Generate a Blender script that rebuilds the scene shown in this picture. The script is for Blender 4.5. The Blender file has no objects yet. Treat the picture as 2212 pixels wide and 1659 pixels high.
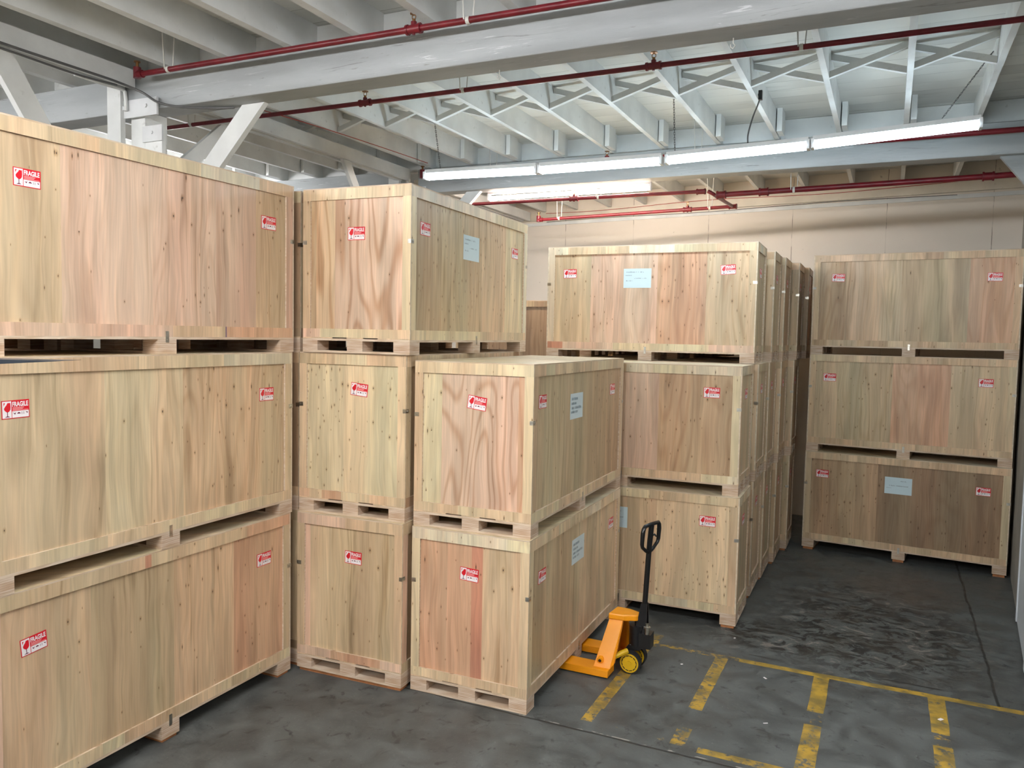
import bpy, math, random
from mathutils import Vector, Matrix
random.seed(7)
C = bpy.context.scene.collection
TH = 0.44
E1 = Vector((math.cos(TH), -math.sin(TH), 0)); E2 = Vector((math.sin(TH), math.cos(TH), 0))
BROT = -TH                                   # the building frame: a along the beams, b along the joists
def W(a, b, z): return E1*a + E2*b + Vector((0, 0, z))

# ------------------------------------------------------------------ materials
def s2l(c): return tuple((x/255/12.92 if x/255 <= .04045 else ((x/255+.055)/1.055)**2.4) for x in c)
class NT:
    def __init__(s, name, rough=.5, spec=.5, metal=0.0):
        s.m = bpy.data.materials.new(name); s.m.use_nodes = True; s.t = s.m.node_tree
        s.b = s.t.nodes['Principled BSDF']; s.b.inputs['Roughness'].default_value = rough
        s.b.inputs['Specular IOR Level'].default_value = spec; s.b.inputs['Metallic'].default_value = metal
    def n(s, typ, **kw):
        o = s.t.nodes.new(typ)
        for k, v in kw.items(): setattr(o, k, v)
        return o
    def l(s, a, b): s.t.links.new(a, b)
    def put(s, sock, v):
        if hasattr(v, 'type') and hasattr(v, 'links'): s.l(v, sock)
        else: sock.default_value = v
    def math(s, op, a, b=0.0, c=None, clamp=False):
        o = s.n('ShaderNodeMath', operation=op, use_clamp=clamp); s.put(o.inputs[0], a); s.put(o.inputs[1], b)
        if c is not None: s.put(o.inputs[2], c)
        return o.outputs[0]
    def noise(s, vec, scale=1.0, detail=2.0, dist=0.0, rough=.5):
        o = s.n('ShaderNodeTexNoise'); s.put(o.inputs['Vector'], vec); o.inputs['Scale'].default_value = scale
        o.inputs['Detail'].default_value = detail; o.inputs['Distortion'].default_value = dist; o.inputs['Roughness'].default_value = rough
        return o.outputs['Fac']
    def vmul(s, vec, k):
        o = s.n('ShaderNodeVectorMath', operation='MULTIPLY'); s.put(o.inputs[0], vec); o.inputs[1].default_value = k
        return o.outputs[0]
    def comb(s, x, y, z):
        o = s.n('ShaderNodeCombineXYZ'); s.put(o.inputs[0], x); s.put(o.inputs[1], y); s.put(o.inputs[2], z)
        return o.outputs[0]
    def mapr(s, v, a, b, c, d, smooth=True):
        o = s.n('ShaderNodeMapRange', interpolation_type='SMOOTHSTEP' if smooth else 'LINEAR'); s.put(o.inputs['Value'], v)
        for k, x in (('From Min', a), ('From Max', b), ('To Min', c), ('To Max', d)): s.put(o.inputs[k], x)
        return o.outputs[0]
    def mix(s, f, a, b, blend='MIX'):
        o = s.n('ShaderNodeMix', data_type='RGBA', blend_type=blend); s.put(o.inputs[0], f)
        for i, x in ((6, a), (7, b)):
            if isinstance(x, tuple) and len(x) == 3: x = x+(1,)
            s.put(o.inputs[i], x)
        return o.outputs[2]
    def col(s, v):
        if isinstance(v, tuple) and len(v) == 3: v = v+(1,)
        s.put(s.b.inputs['Base Color'], v)
    def bump(s, h, strength=.2, dist=.01):
        o = s.n('ShaderNodeBump'); o.inputs['Strength'].default_value = strength; o.inputs['Distance'].default_value = dist
        s.put(o.inputs['Height'], h); s.l(o.outputs[0], s.b.inputs['Normal'])
    def obj(s): return s.n('ShaderNodeTexCoord').outputs['Object']
    def sep(s, v):
        o = s.n('ShaderNodeSeparateXYZ'); s.l(v, o.inputs[0]); return o.outputs
def simple(name, rgb, rough=.5, spec=.5, metal=0., var=.08, scale=6.):
    t = NT(name, rough, spec, metal); c = s2l(rgb)
    if var:
        f = t.mapr(t.noise(t.obj(), scale, 4), .3, .7, 0, 1)
        t.col(t.mix(f, tuple(x*(1-var) for x in c), tuple(min(1, x*(1+var)) for x in c)))
    else: t.col(c)
    return t.m

def mk_ply():
    t = NT('plywood', .42, .45)
    base = t.n('ShaderNodeAttribute', attribute_name='Col').outputs['Color']
    pa = t.n('ShaderNodeAttribute', attribute_name='par'); sp = t.n('ShaderNodeSeparateColor'); t.l(pa.outputs['Color'], sp.inputs[0])
    seed, kn, cath, stain = sp.outputs[0], sp.outputs[1], sp.outputs[2], pa.outputs['Alpha']
    x, y, z = t.sep(t.obj()); u = t.math('ADD', x, y)
    su = t.math('MULTIPLY', seed, 37.0)
    wa = t.noise(t.comb(t.math('ADD', t.math('MULTIPLY', u, 5.0), su), su, t.math('MULTIPLY', z, 1.6)), 1, 2)
    V = t.comb(t.math('ADD', t.math('ADD', u, su), t.math('MULTIPLY', t.math('SUBTRACT', wa, .5), .085)), su, z)
    tone = t.mapr(t.noise(t.vmul(V, (7, 1, .7)), 1, 3, .9), .28, .72, .80, 1.12)
    fine = t.mapr(t.noise(t.vmul(V, (85, 1, 2.2)), 1, 4), .3, .7, .90, 1.06)
    c = t.mix(1.0, base, t.comb(tone, tone, tone), 'MULTIPLY')
    c = t.mix(1.0, c, t.comb(fine, fine, fine), 'MULTIPLY')
    # hue drift between pinkish heartwood and greenish sapwood
    h = t.mapr(t.noise(t.vmul(V, (3.1, 1, .35)), 1, 2), .35, .65, 0, 1)
    c = t.mix(.75, c, t.mix(1.0, c, t.mix(h, (1.06, .95, .86), (.97, 1.0, .92)), 'MULTIPLY'))
    # cathedral figure
    n = t.noise(t.vmul(V, (5.0, 1, .62)), 1, .6, .25)
    r = t.math('FRACT', t.math('MULTIPLY', n, 9.0))
    ln = t.mapr(t.math('ABSOLUTE', t.math('SUBTRACT', r, .5)), .0, .30, 1, 0)
    c = t.mix(t.math('MULTIPLY', ln, t.math('MULTIPLY', cath, .75)), c, t.mix(1.0, c, (.66, .50, .38), 'MULTIPLY'))
    # blue-grey / brown mineral streaks
    st = t.mapr(t.noise(t.vmul(V, (10, 1, .8)), 1, 4, .5), .50, .74, 0, .85)
    c = t.mix(t.math('MULTIPLY', st, stain), c, t.mix(1.0, c, (.46, .42, .36), 'MULTIPLY'))
    gb = t.mapr(t.noise(t.vmul(V, (8, 1, 1.3)), 1, 3, .6), .54, .70, 0, .55)
    c = t.mix(gb, c, t.mix(1.0, c, (.86, .85, .82), 'MULTIPLY'))
    # faint lathe checks that repeat around the log
    rp = t.math('FRACT', t.math('MULTIPLY', u, 7.3))
    # thin olive and brown streaks in bundles
    s3 = t.mapr(t.noise(t.vmul(V, (34, 1, .9)), 1, 4, .3), .52, .74, 0, 1); bd = t.mapr(t.noise(t.vmul(V, (4, 1, .6)), 1, 2), .42, .62, .15, 1)
    c = t.mix(t.math('MULTIPLY', t.math('MULTIPLY', s3, bd), t.math('ADD', t.math('MULTIPLY', stain, .7), .3)), c, t.mix(1.0, c, (.58, .49, .38), 'MULTIPLY'))
    lt = t.mapr(t.noise(t.vmul(V, (22, 1, .8)), 1, 3, .5), .58, .74, 0, .5); c = t.mix(lt, c, t.mix(1.0, c, (1.10, 1.08, 1.04), 'MULTIPLY'))
    # knots: round pins with a teardrop halo, and short upright slits in clusters
    def marks(fu, fz, rmin, rmax, dens, hr, off):
        vo = t.n('ShaderNodeTexVoronoi', voronoi_dimensions='2D'); vo.inputs['Scale'].default_value = 1; vo.inputs['Randomness'].default_value = 1.0
        t.put(vo.inputs['Vector'], t.comb(t.math('ADD', t.math('MULTIPLY', u, fu), t.math('ADD', su, off)), t.math('MULTIPLY', z, fz), 0))
        sc = t.n('ShaderNodeSeparateColor'); t.l(vo.outputs['Color'], sc.inputs[0])
        on = t.math('LESS_THAN', sc.outputs[0], dens); sz = t.mapr(t.math('POWER', sc.outputs[1], 2.0), 0, 1, rmin, rmax, False); d = vo.outputs['Distance']
        return t.math('MULTIPLY', t.mapr(d, sz, t.math('MULTIPLY', sz, hr), .6, 0), on), t.math('MULTIPLY', t.mapr(d, t.math('MULTIPLY', sz, .55), sz, .88, 0), on)
    clus = t.mapr(t.noise(t.comb(t.math('ADD', t.math('MULTIPLY', u, 3.0), su), t.math('MULTIPLY', z, 3.5), su), 1, 2), .42, .62, .12, 1)
    for fu, fz, a, b, dn, hr, off in ((15, 8.5, .03, .085, t.math('MULTIPLY', kn, .5), 3.2, 0), (30, 7.5, .04, .13, t.math('MULTIPLY', t.math('MULTIPLY', kn, .55), clus), 2.2, 3.7)):
        halo, k = marks(fu, fz, a, b, dn, hr, off)
        c = t.mix(halo, c, t.mix(1.0, c, (.66, .54, .42), 'MULTIPLY')); c = t.mix(k, c, (.07, .042, .024))
    t.col(c)
    t.put(t.b.inputs['Roughness'], t.mapr(t.noise(t.vmul(V, (5, 1, 1)), 1, 3), .3, .7, .33, .52))
    t.bump(t.noise(t.vmul(V, (14, 1, 2.2)), 1, 3), .12, .006)
    return t.m
def mk_edge(name, ca, cb, cd, freq=150.):
    t = NT(name, .65, .25); x, y, z = t.sep(t.obj()); u = t.math('ADD', x, y)
    w = t.math('FRACT', t.math('ADD', t.math('MULTIPLY', z, freq), t.math('MULTIPLY', t.noise(t.comb(u, 0, z), 4, 3), 1.6)))
    v = t.mapr(t.noise(t.comb(t.math('MULTIPLY', u, 6), 0, t.math('MULTIPLY', z, 60)), 1, 3), .3, .7, 0, 1)
    c = t.mix(v, s2l(ca), s2l(cb)); c = t.mix(t.mapr(w, .0, .22, .75, 0), c, s2l(cd)); t.col(c)
    return t.m
def mk_paint(name, rgb, rough=.6, dirt=.35, grain=(1, 1, 1), spec=.3, crack=0.):
    t = NT(name, rough, spec); c = s2l(rgb); o = t.obj()
    f = t.mapr(t.noise(t.vmul(o, grain), 2.2, 5), .32, .7, 0, 1)
    a = t.mix(f, tuple(x*.86 for x in c), tuple(min(1, x*1.06) for x in c))
    g = t.noise(t.vmul(o, tuple(k*4 for k in grain)), 3, 5)
    a = t.mix(t.mapr(g, .66, .78, 0, dirt), a, (.20, .18, .15))
    if crack:
        k = t.noise(t.vmul(o, (1.6, 14, 30)), 1, 6, 1.2, .7); r = t.mapr(t.noise(o, 1.7, 2), .42, .6, 0, 1)
        a = t.mix(t.math('MULTIPLY', t.mapr(k, .60, .66, 0, crack), r), a, (.16, .15, .14)); a = t.mix(t.math('MULTIPLY', t.mapr(k, .34, .40, crack, 0), r), a, (.82, .84, .84))
    t.col(a); t.bump(g, .25, .01)
    return t.m
def mk_deck():
    t = NT('painted_deck', .6, .25); o = t.obj(); x, y, z = t.sep(o)
    c = s2l((226, 226, 220)); r = t.math('FRACT', t.math('MULTIPLY', y, 4.1))
    gap = t.math('LESS_THAN', r, t.mapr(t.noise(o, 1.3, 2), .4, .6, .004, .022))
    bd = t.noise(t.comb(0, t.math('FLOOR', t.math('MULTIPLY', y, 4.1)), t.math('MULTIPLY', x, .25)), 7.3, 1)
    a = t.mix(t.mapr(bd, .3, .7, 0, 1), tuple(k*.84 for k in c), c)
    st = t.mapr(t.noise(t.vmul(o, (1, 5, 1)), 1.6, 5), .62, .75, 0, .3)
    a = t.mix(st, a, (.26, .23, .17)); a = t.mix(t.math('MULTIPLY', gap, .6), a, (.06, .055, .05)); t.col(a)
    return t.m
def mk_floor():
    t = NT('worn_concrete', .55, .4); o = t.obj(); a, b, z = t.sep(o)
    big = t.mapr(t.noise(o, .7, 4), .3, .7, 0, 1); mid = t.mapr(t.noise(o, 5, 6, .6), .3, .72, 0, 1)
    c = t.mix(big, s2l((76, 79, 78)), s2l((91, 94, 92))); c = t.mix(.55, c, t.mix(mid, s2l((60, 62, 61)), s2l((104, 107, 104))))
    # speckle
    sp = t.mapr(t.noise(o, 45, 5, 0, .7), .60, .72, 0, .6); c = t.mix(sp, c, s2l((128, 128, 124)))
    ds = t.mapr(t.noise(o, 9, 7, .8, .65), .57, .68, 0, .75); c = t.mix(ds, c, s2l((50, 50, 48)))
    # scuffed, flaking patch of floor before the far stack
    def blob(ca, cb, ra, rb):
        da = t.math('DIVIDE', t.math('SUBTRACT', a, ca), ra); db = t.math('DIVIDE', t.math('SUBTRACT', b, cb), rb)
        return t.mapr(t.math('SQRT', t.math('ADD', t.math('MULTIPLY', da, da), t.math('MULTIPLY', db, db))), .35, 1.15, 1, 0)
    reg = t.math('MAXIMUM', blob(.0, 7.5, 1.05, 1.7), blob(-.75, 6.9, .7, .5))
    fl = t.noise(t.vmul(o, (4.5, 6, 1)), 1, 9, 1.3, .70)
    dk = t.math('MULTIPLY', t.mapr(fl, .49, .55, 0, .95), reg); c = t.mix(dk, c, s2l((40, 38, 36)))
    lt = t.math('MULTIPLY', t.mapr(fl, .38, .43, 1, 0), reg); c = t.mix(t.math('MULTIPLY', lt, .7), c, s2l((138, 132, 124)))
    rd = blob(.25, 8.9, .55, .8); c = t.mix(t.math('MULTIPLY', rd, .45), c, s2l((96, 80, 68)))
    # joints
    wob = t.math('MULTIPLY', t.math('SUBTRACT', t.noise(o, 3, 4), .5), .05)
    def seam(v, pos, w, lo, hi, other):
        d = t.math('ABSOLUTE', t.math('SUBTRACT', t.math('ADD', v, wob), pos))
        m = t.mapr(d, w*.4, w, 1, 0)
        return t.math('MULTIPLY', m, t.math('MULTIPLY', t.math('GREATER_THAN', other, lo), t.math('LESS_THAN', other, hi)))
    j = t.math('MAXIMUM', seam(b, 4.655, .012, -9, 9, a), seam(a, .80, .014, 6.3, 12, b))
    j = t.math('MAXIMUM', j, t.math('MULTIPLY', seam(b, 6.42, .018, -.9, 1.2, a), t.mapr(t.noise(o, 2.2, 2), .45, .6, 0, 1)))
    jl = t.math('MULTIPLY', seam(b, 4.672, .008, -2.1, 9, a), t.mapr(t.noise(o, 14, 3), .5, .6, 0, .8))
    c = t.mix(jl, c, s2l((165, 160, 150))); c = t.mix(t.math('MULTIPLY', j, .85), c, s2l((38, 36, 33)))
    # worn yellow bay lines
    def rect(a0, a1, b0, b1, thr):
        w2 = t.math('MULTIPLY', wob, .35); aa = t.math('ADD', a, w2); bb = t.math('ADD', b, w2)
        m = t.math('MULTIPLY', t.math('MULTIPLY', t.math('GREATER_THAN', aa, a0), t.math('LESS_THAN', aa, a1)),
                   t.math('MULTIPLY', t.math('GREATER_THAN', bb, b0), t.math('LESS_THAN', bb, b1)))
        wr = t.noise(t.vmul(o, (13, 17, 1)), 1, 9, .3, .75)
        return t.math('MULTIPLY', m, t.mapr(wr, thr-.02, thr+.08, 0, 1))
    R = [rect(-.95, 1.25, 6.235, 6.305, .36), rect(-1.66, -.95, 6.25, 6.31, .49), rect(-1.715, -1.625, 5.0, 6.30, .42), rect(-1.715, -1.64, 4.79, 5.0, .44),
         rect(-1.125, -1.03, 5.28, 6.25, .43), rect(-1.12, -1.03, 4.76, 5.0, .46), rect(-.395, -.29, 5.62, 6.25, .38), rect(-.36, -.29, 5.42, 5.62, .55), rect(-.395, -.285, 4.0, 5.42, .42),
         rect(.355, .462, 5.68, 6.25, .36), rect(.37, .46, 5.5, 5.68, .52), rect(.355, .465, 4.0, 5.5, .41), rect(-.95, .9, 4.72, 4.79, .42), rect(-1.95, -1.1, 4.77, 4.81, .60), rect(-1.72, -1.60, 6.23, 6.5, .47)]
    y = R[0]
    for r in R[1:]: y = t.math('MAXIMUM', y, r)
    yc = t.mix(t.mapr(t.noise(o, 8, 4), .35, .65, 0, 1), s2l((134, 112, 50)), s2l((196, 156, 48)))
    c = t.mix(t.math('MULTIPLY', y, .85), c, yc)
    t.col(c); t.put(t.b.inputs['Roughness'], t.mapr(mid, 0, 1, .42, .68))
    t.bump(t.math('ADD', t.noise(o, 26, 5), t.math('MULTIPLY', j, -2.5)), .25, .008)
    return t.m
def mk_wall(name, rgb):
    t = NT(name, .7, .2); o = t.obj(); x, y, z = t.sep(o); c = s2l(rgb)
    a = t.mix(t.mapr(t.noise(o, 1.1, 5), .3, .7, 0, 1), tuple(k*.93 for k in c), c)
    wob = t.math('MULTIPLY', t.noise(t.comb(0, 0, t.math('MULTIPLY', z, 6)), 1, 4), .02)
    fr = t.math('FRACT', t.math('DIVIDE', t.math('ADD', t.math('ADD', x, 30.62), wob), 1.22))
    seam = t.math('MULTIPLY', t.math('LESS_THAN', fr, .007), t.mapr(t.noise(t.comb(x, 0, t.math('MULTIPLY', z, 2)), 2, 3), .42, .55, .15, .8))
    a = t.mix(seam, a, (.16, .13, .10))
    a = t.mix(t.mapr(t.noise(o, 11, 4), .70, .76, 0, .6), a, (.25, .21, .17)); t.col(a)
    return t.m
def mk_emit(name, rgb, st):
    m = bpy.data.materials.new(name); m.use_nodes = True; t = m.node_tree; t.nodes.clear()
    e = t.nodes.new('ShaderNodeEmission'); o = t.nodes.new('ShaderNodeOutputMaterial'); e.inputs[0].default_value = rgb+(1,); e.inputs[1].default_value = st
    t.links.new(e.outputs[0], o.inputs[0]); return m

PLY = mk_ply()
EDGE = mk_edge('plywood_edge', (222, 205, 184), (196, 170, 142), (150, 118, 92), 260.)
EDGEV = simple('plywood_edge_upright', (214, 198, 174), .6, .3, var=.12, scale=30)
BLOCK = mk_edge('laminated_block', (216, 198, 178), (190, 160, 132), (146, 112, 90), 85.)
DARKWOOD = simple('brown_timber', (176, 118, 76), .6, .3, var=.2, scale=14)
STEEL = simple('galvanised_steel', (190, 188, 180), .28, .6, 1., .15, 40)
S_WHITE = simple('sticker_white', (244, 238, 238), .35, .5, var=0); S_RED = simple('sticker_red', (214, 22, 40), .35, .5, var=0)
S_PINK = simple('sticker_pink', (246, 150, 150), .35, .5, var=0); S_INK = simple('sticker_ink', (110, 30, 60), .4, .4, var=0)
PAPER = simple('paper', (206, 226, 232), .25, .5, var=.03, scale=3); INK = simple('paper_ink', (146, 162, 170), .5, .3, var=0)
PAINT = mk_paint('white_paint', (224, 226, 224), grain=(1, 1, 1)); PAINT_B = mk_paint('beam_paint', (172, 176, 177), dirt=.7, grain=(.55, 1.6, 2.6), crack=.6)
DECK = mk_deck(); FLOOR = mk_floor(); WALL = mk_wall('cream_wall', (226, 217, 204)); WALL2 = mk_paint('grey_wall', (170, 168, 160), .7, .4)
DOORM = simple('white_door', (215, 220, 224), .45, .4, var=.03)
RED = simple('red_pipe', (110, 20, 31), .36, .5, var=.2, scale=9); BRASS = simple('brass', (150, 110, 70), .4, .5, 1., .1)
WIRE = simple('grey_cable', (92, 92, 92), .5, .4, var=.1); REDWIRE = simple('red_cable', (170, 60, 50), .5, .4, var=0); WHITEM = simple('white_metal', (215, 217, 218), .45, .4, var=.05)
HANG = simple('hanger_rod', (205, 203, 196), .5, .4, var=0)
COOL = mk_emit('cool_tube', (.72, .88, 1.0), 23.); WARM = mk_emit('warm_tube', (1.0, .89, .80), 120.); NEAR = mk_emit('neutral_tube', (.98, .98, 1.0), 88.); NEAR2 = mk_emit('fill_tube_left', (.98, .98, 1.0), 150.)  # neutral tubes serve only the strips added out of view
YEL = simple('yellow_enamel', (246, 158, 20), .32, .5, var=.06, scale=5); YEL2 = simple('yellow_hub', (205, 165, 25), .45, .4, var=.08)
BLACK = simple('black_enamel', (20, 20, 22), .32, .5, var=.1); RUB = simple('black_rubber', (34, 33, 34), .6, .3, var=.1); SHADE = simple('dark_recess', (58, 34, 20), .7, .2, var=.1)
FORK = simple('dark_steel', (52, 60, 70), .35, .5, .6, .15, 12)

# ------------------------------------------------------------------ mesh builder
class MB:
    def __init__(s): s.v = []; s.f = []; s.m = []; s.c = []; s.p = []
    def quad(s, pts, mat=0, col=(.5, .4, .3), par=(0, 0, 0, 0)):
        i = len(s.v); s.v += [tuple(p) for p in pts]; s.f.append(tuple(range(i, i+len(pts)))); s.m.append(mat); s.c.append(tuple(col[:3])+(1,)); s.p.append(par); return s
    def box(s, x0, x1, y0, y1, z0, z1, mat=0, T=None, col=(.5, .4, .3), par=(0, 0, 0, 0), mats=None):
        P = [Vector((x, y, z)) for z in (z0, z1) for y in (y0, y1) for x in (x0, x1)]
        if T is not None: P = [T @ p for p in P]
        i = len(s.v); s.v += [tuple(p) for p in P]
        for k, q in enumerate(((0, 2, 3, 1), (4, 5, 7, 6), (0, 1, 5, 4), (2, 6, 7, 3), (0, 4, 6, 2), (1, 3, 7, 5))):   # bottom top -y +y -x +x
            s.f.append(tuple(i+j for j in q)); s.m.append(mats[k] if mats else mat); s.c.append(tuple(col[:3])+(1,)); s.p.append(par)
        return s
    def prism(s, poly, d, mat=0, T=None):                # poly: 3D points planar, extruded by vector d
        n = len(poly); a = [Vector(p) for p in poly]; b = [p+Vector(d) for p in a]
        if T is not None: a = [T @ p for p in a]; b = [T @ p for p in b]
        i = len(s.v); s.v += [tuple(p) for p in a+b]
        F = [tuple(i+j for j in reversed(range(n))), tuple(i+n+j for j in range(n))]+[(i+j, i+(j+1) % n, i+n+(j+1) % n, i+n+j) for j in range(n)]
        for f in F: s.f.append(f); s.m.append(mat); s.c.append((.5, .4, .3, 1)); s.p.append((0, 0, 0, 0))
        return s
    def cyl(s, p, q, r, r2=None, n=14, mat=0, caps=True):
        p = Vector(p); q = Vector(q); r2 = r if r2 is None else r2; d = (q-p).normalized()
        u = d.orthogonal().normalized(); w = d.cross(u); i = len(s.v)
        for c, rr in ((p, r), (q, r2)):
            for k in range(n):
                t = 2*math.pi*k/n; s.v.append(tuple(c+(u*math.cos(t)+w*math.sin(t))*rr))
        F = [(i+k, i+(k+1) % n, i+n+(k+1) % n, i+n+k) for k in range(n)]
        if caps: F += [tuple(i+k for k in reversed(range(n))), tuple(i+n+k for k in range(n))]
        for f in F: s.f.append(f); s.m.append(mat); s.c.append((.5, .4, .3, 1)); s.p.append((0, 0, 0, 0))
        return s
    def tube(s, pts, r, n=10, mat=0):
        pts = [Vector(p) for p in pts]; i = len(s.v); m = len(pts); u = None
        for k, p in enumerate(pts):
            d = (pts[min(k+1, m-1)]-pts[max(k-1, 0)]).normalized()
            u = d.orthogonal().normalized() if u is None else (u-d*u.dot(d)).normalized(); w = d.cross(u)
            rr = r[k] if isinstance(r, (list, tuple)) else r
            for j in range(n):
                t = 2*math.pi*j/n; s.v.append(tuple(p+(u*math.cos(t)+w*math.sin(t))*rr))
        F = [(i+k*n+j, i+k*n+(j+1) % n, i+(k+1)*n+(j+1) % n, i+(k+1)*n+j) for k in range(m-1) for j in range(n)]
        F += [tuple(i+j for j in reversed(range(n))), tuple(i+(m-1)*n+j for j in range(n))]
        for f in F: s.f.append(f); s.m.append(mat); s.c.append((.5, .4, .3, 1)); s.p.append((0, 0, 0, 0))
        return s
    def build(s, name, mats, parent=None, smooth=False, loc=None, rot=None, bevel=0):
        me = bpy.data.meshes.new(name); me.from_pydata(s.v, [], s.f); mats = mats if isinstance(mats, (list, tuple)) else [mats]
        for m in mats: me.materials.append(m)
        me.polygons.foreach_set('material_index', s.m)
        if PLY in mats:
            a = me.color_attributes.new('Col', 'FLOAT_COLOR', 'CORNER'); b = me.color_attributes.new('par', 'FLOAT_COLOR', 'CORNER')
            ca = []; cb = []
            for f, c, p in zip(s.f, s.c, s.p): ca += list(c)*len(f); cb += list(p)*len(f)
            a.data.foreach_set('color', ca); b.data.foreach_set('color', cb)
        if smooth:
            me.polygons.foreach_set('use_smooth', [True]*len(s.f)); me.set_sharp_from_angle(angle=math.radians(40))
        me.update(); o = bpy.data.objects.new(name, me); C.objects.link(o)
        if parent: o.parent = parent
        if loc is not None: o.location = loc
        if rot is not None: o.rotation_euler = rot
        if bevel:
            bv = o.modifiers.new('bevel', 'BEVEL'); bv.width = bevel; bv.segments = 2; bv.limit_method = 'ANGLE'
        return o
def empty(name, label, cat, loc=(0, 0, 0), rz=0, group=None):
    o = bpy.data.objects.new(name, None); C.objects.link(o); o.location = loc; o.rotation_euler = (0, 0, rz)
    o['label'] = label; o['category'] = cat
    if group: o['group'] = group
    return o
def tag(o, label, cat, group=None):
    o['label'] = label; o['category'] = cat
    if group: o['group'] = group
    return o
def struct(o): o['kind'] = 'structure'; return o

# ------------------------------------------------------------------ veneer palette
PAL = {'P': (224, 190, 165), 'T': (216, 188, 152), 'C': (222, 199, 162), 'Y': (221, 203, 165), 'O': (216, 172, 138), 'G': (201, 179, 143),
       'B': (196, 166, 130), 'W': (226, 210, 182), 'R': (205, 142, 114), 'V': (120, 96, 120), 'D': (162, 134, 104)}
def tint(code, j=.05):
    c = s2l(PAL[code]); k = 1+random.uniform(-j, j); g = .3*c[0]+.6*c[1]+.1*c[2]; return tuple((x*.88+g*.12)*k for x in c)
def stripspec(sp):
    """list of (end fraction, code, knots, cathedral, stain)"""
    out = []; f0 = 0
    for (f, code, kn, ca, st) in sp: out.append((f0, f, tint(code), (random.random(), kn, ca, st))); f0 = f
    return out
def rnd_panel(n=3, codes='PTCGTB'):
    fs = sorted(random.uniform(.12, .9) for _ in range(n-1))+[1.0]
    return [(f, random.choice(codes), random.choice((0, .1, .25, .5)), random.choice((0, .2, .5)), random.choice((.1, .3, .6))) for f in fs]
def rail_strips(codes='TCYPWT', seg=.28, length=1., extra=()):
    out = []; f = 0
    while f < 1:
        g = min(1, f+random.uniform(.35, 1.6)*seg/length); out.append((f, g, tint(random.choice(codes), .07), (random.random(), random.choice((0, .15, .4)), random.choice((0, .3)), random.choice((0, .3))))); f = g
    return out
def slab(axis, u0, u1, z0, z1, t0, t1, strips, flip=False, ends=None):
    """a board standing in the plane of axis ('x' or 'y'); strips run along u; t is the thickness direction"""
    mb = MB()
    def P(u, t, z): return (u, t, z) if axis == 'x' else (t, u, z)
    for (f0, f1, col, par) in strips:
        if flip: f0, f1 = 1-f1, 1-f0
        a = u0+(u1-u0)*f0; b = u0+(u1-u0)*f1
        mb.quad([P(a, t0, z0), P(b, t0, z0), P(b, t0, z1), P(a, t0, z1)], 0, col, par)
        mb.quad([P(b, t1, z0), P(a, t1, z0), P(a, t1, z1), P(b, t1, z1)], 0, col, par)
        mb.quad([P(a, t0, z1), P(b, t0, z1), P(b, t1, z1), P(a, t1, z1)], 1)
        mb.quad([P(a, t1, z0), P(b, t1, z0), P(b, t0, z0), P(a, t0, z0)], 1)
    mb.quad([P(u0, t1, z0), P(u0, t0, z0), P(u0, t0, z1), P(u0, t1, z1)], ends[0] if ends else (2 if axis == 'y' else 1))
    mb.quad([P(u1, t0, z0), P(u1, t1, z0), P(u1, t1, z1), P(u1, t0, z1)], ends[1] if ends else (2 if axis == 'y' else 1))
    return mb

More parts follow.
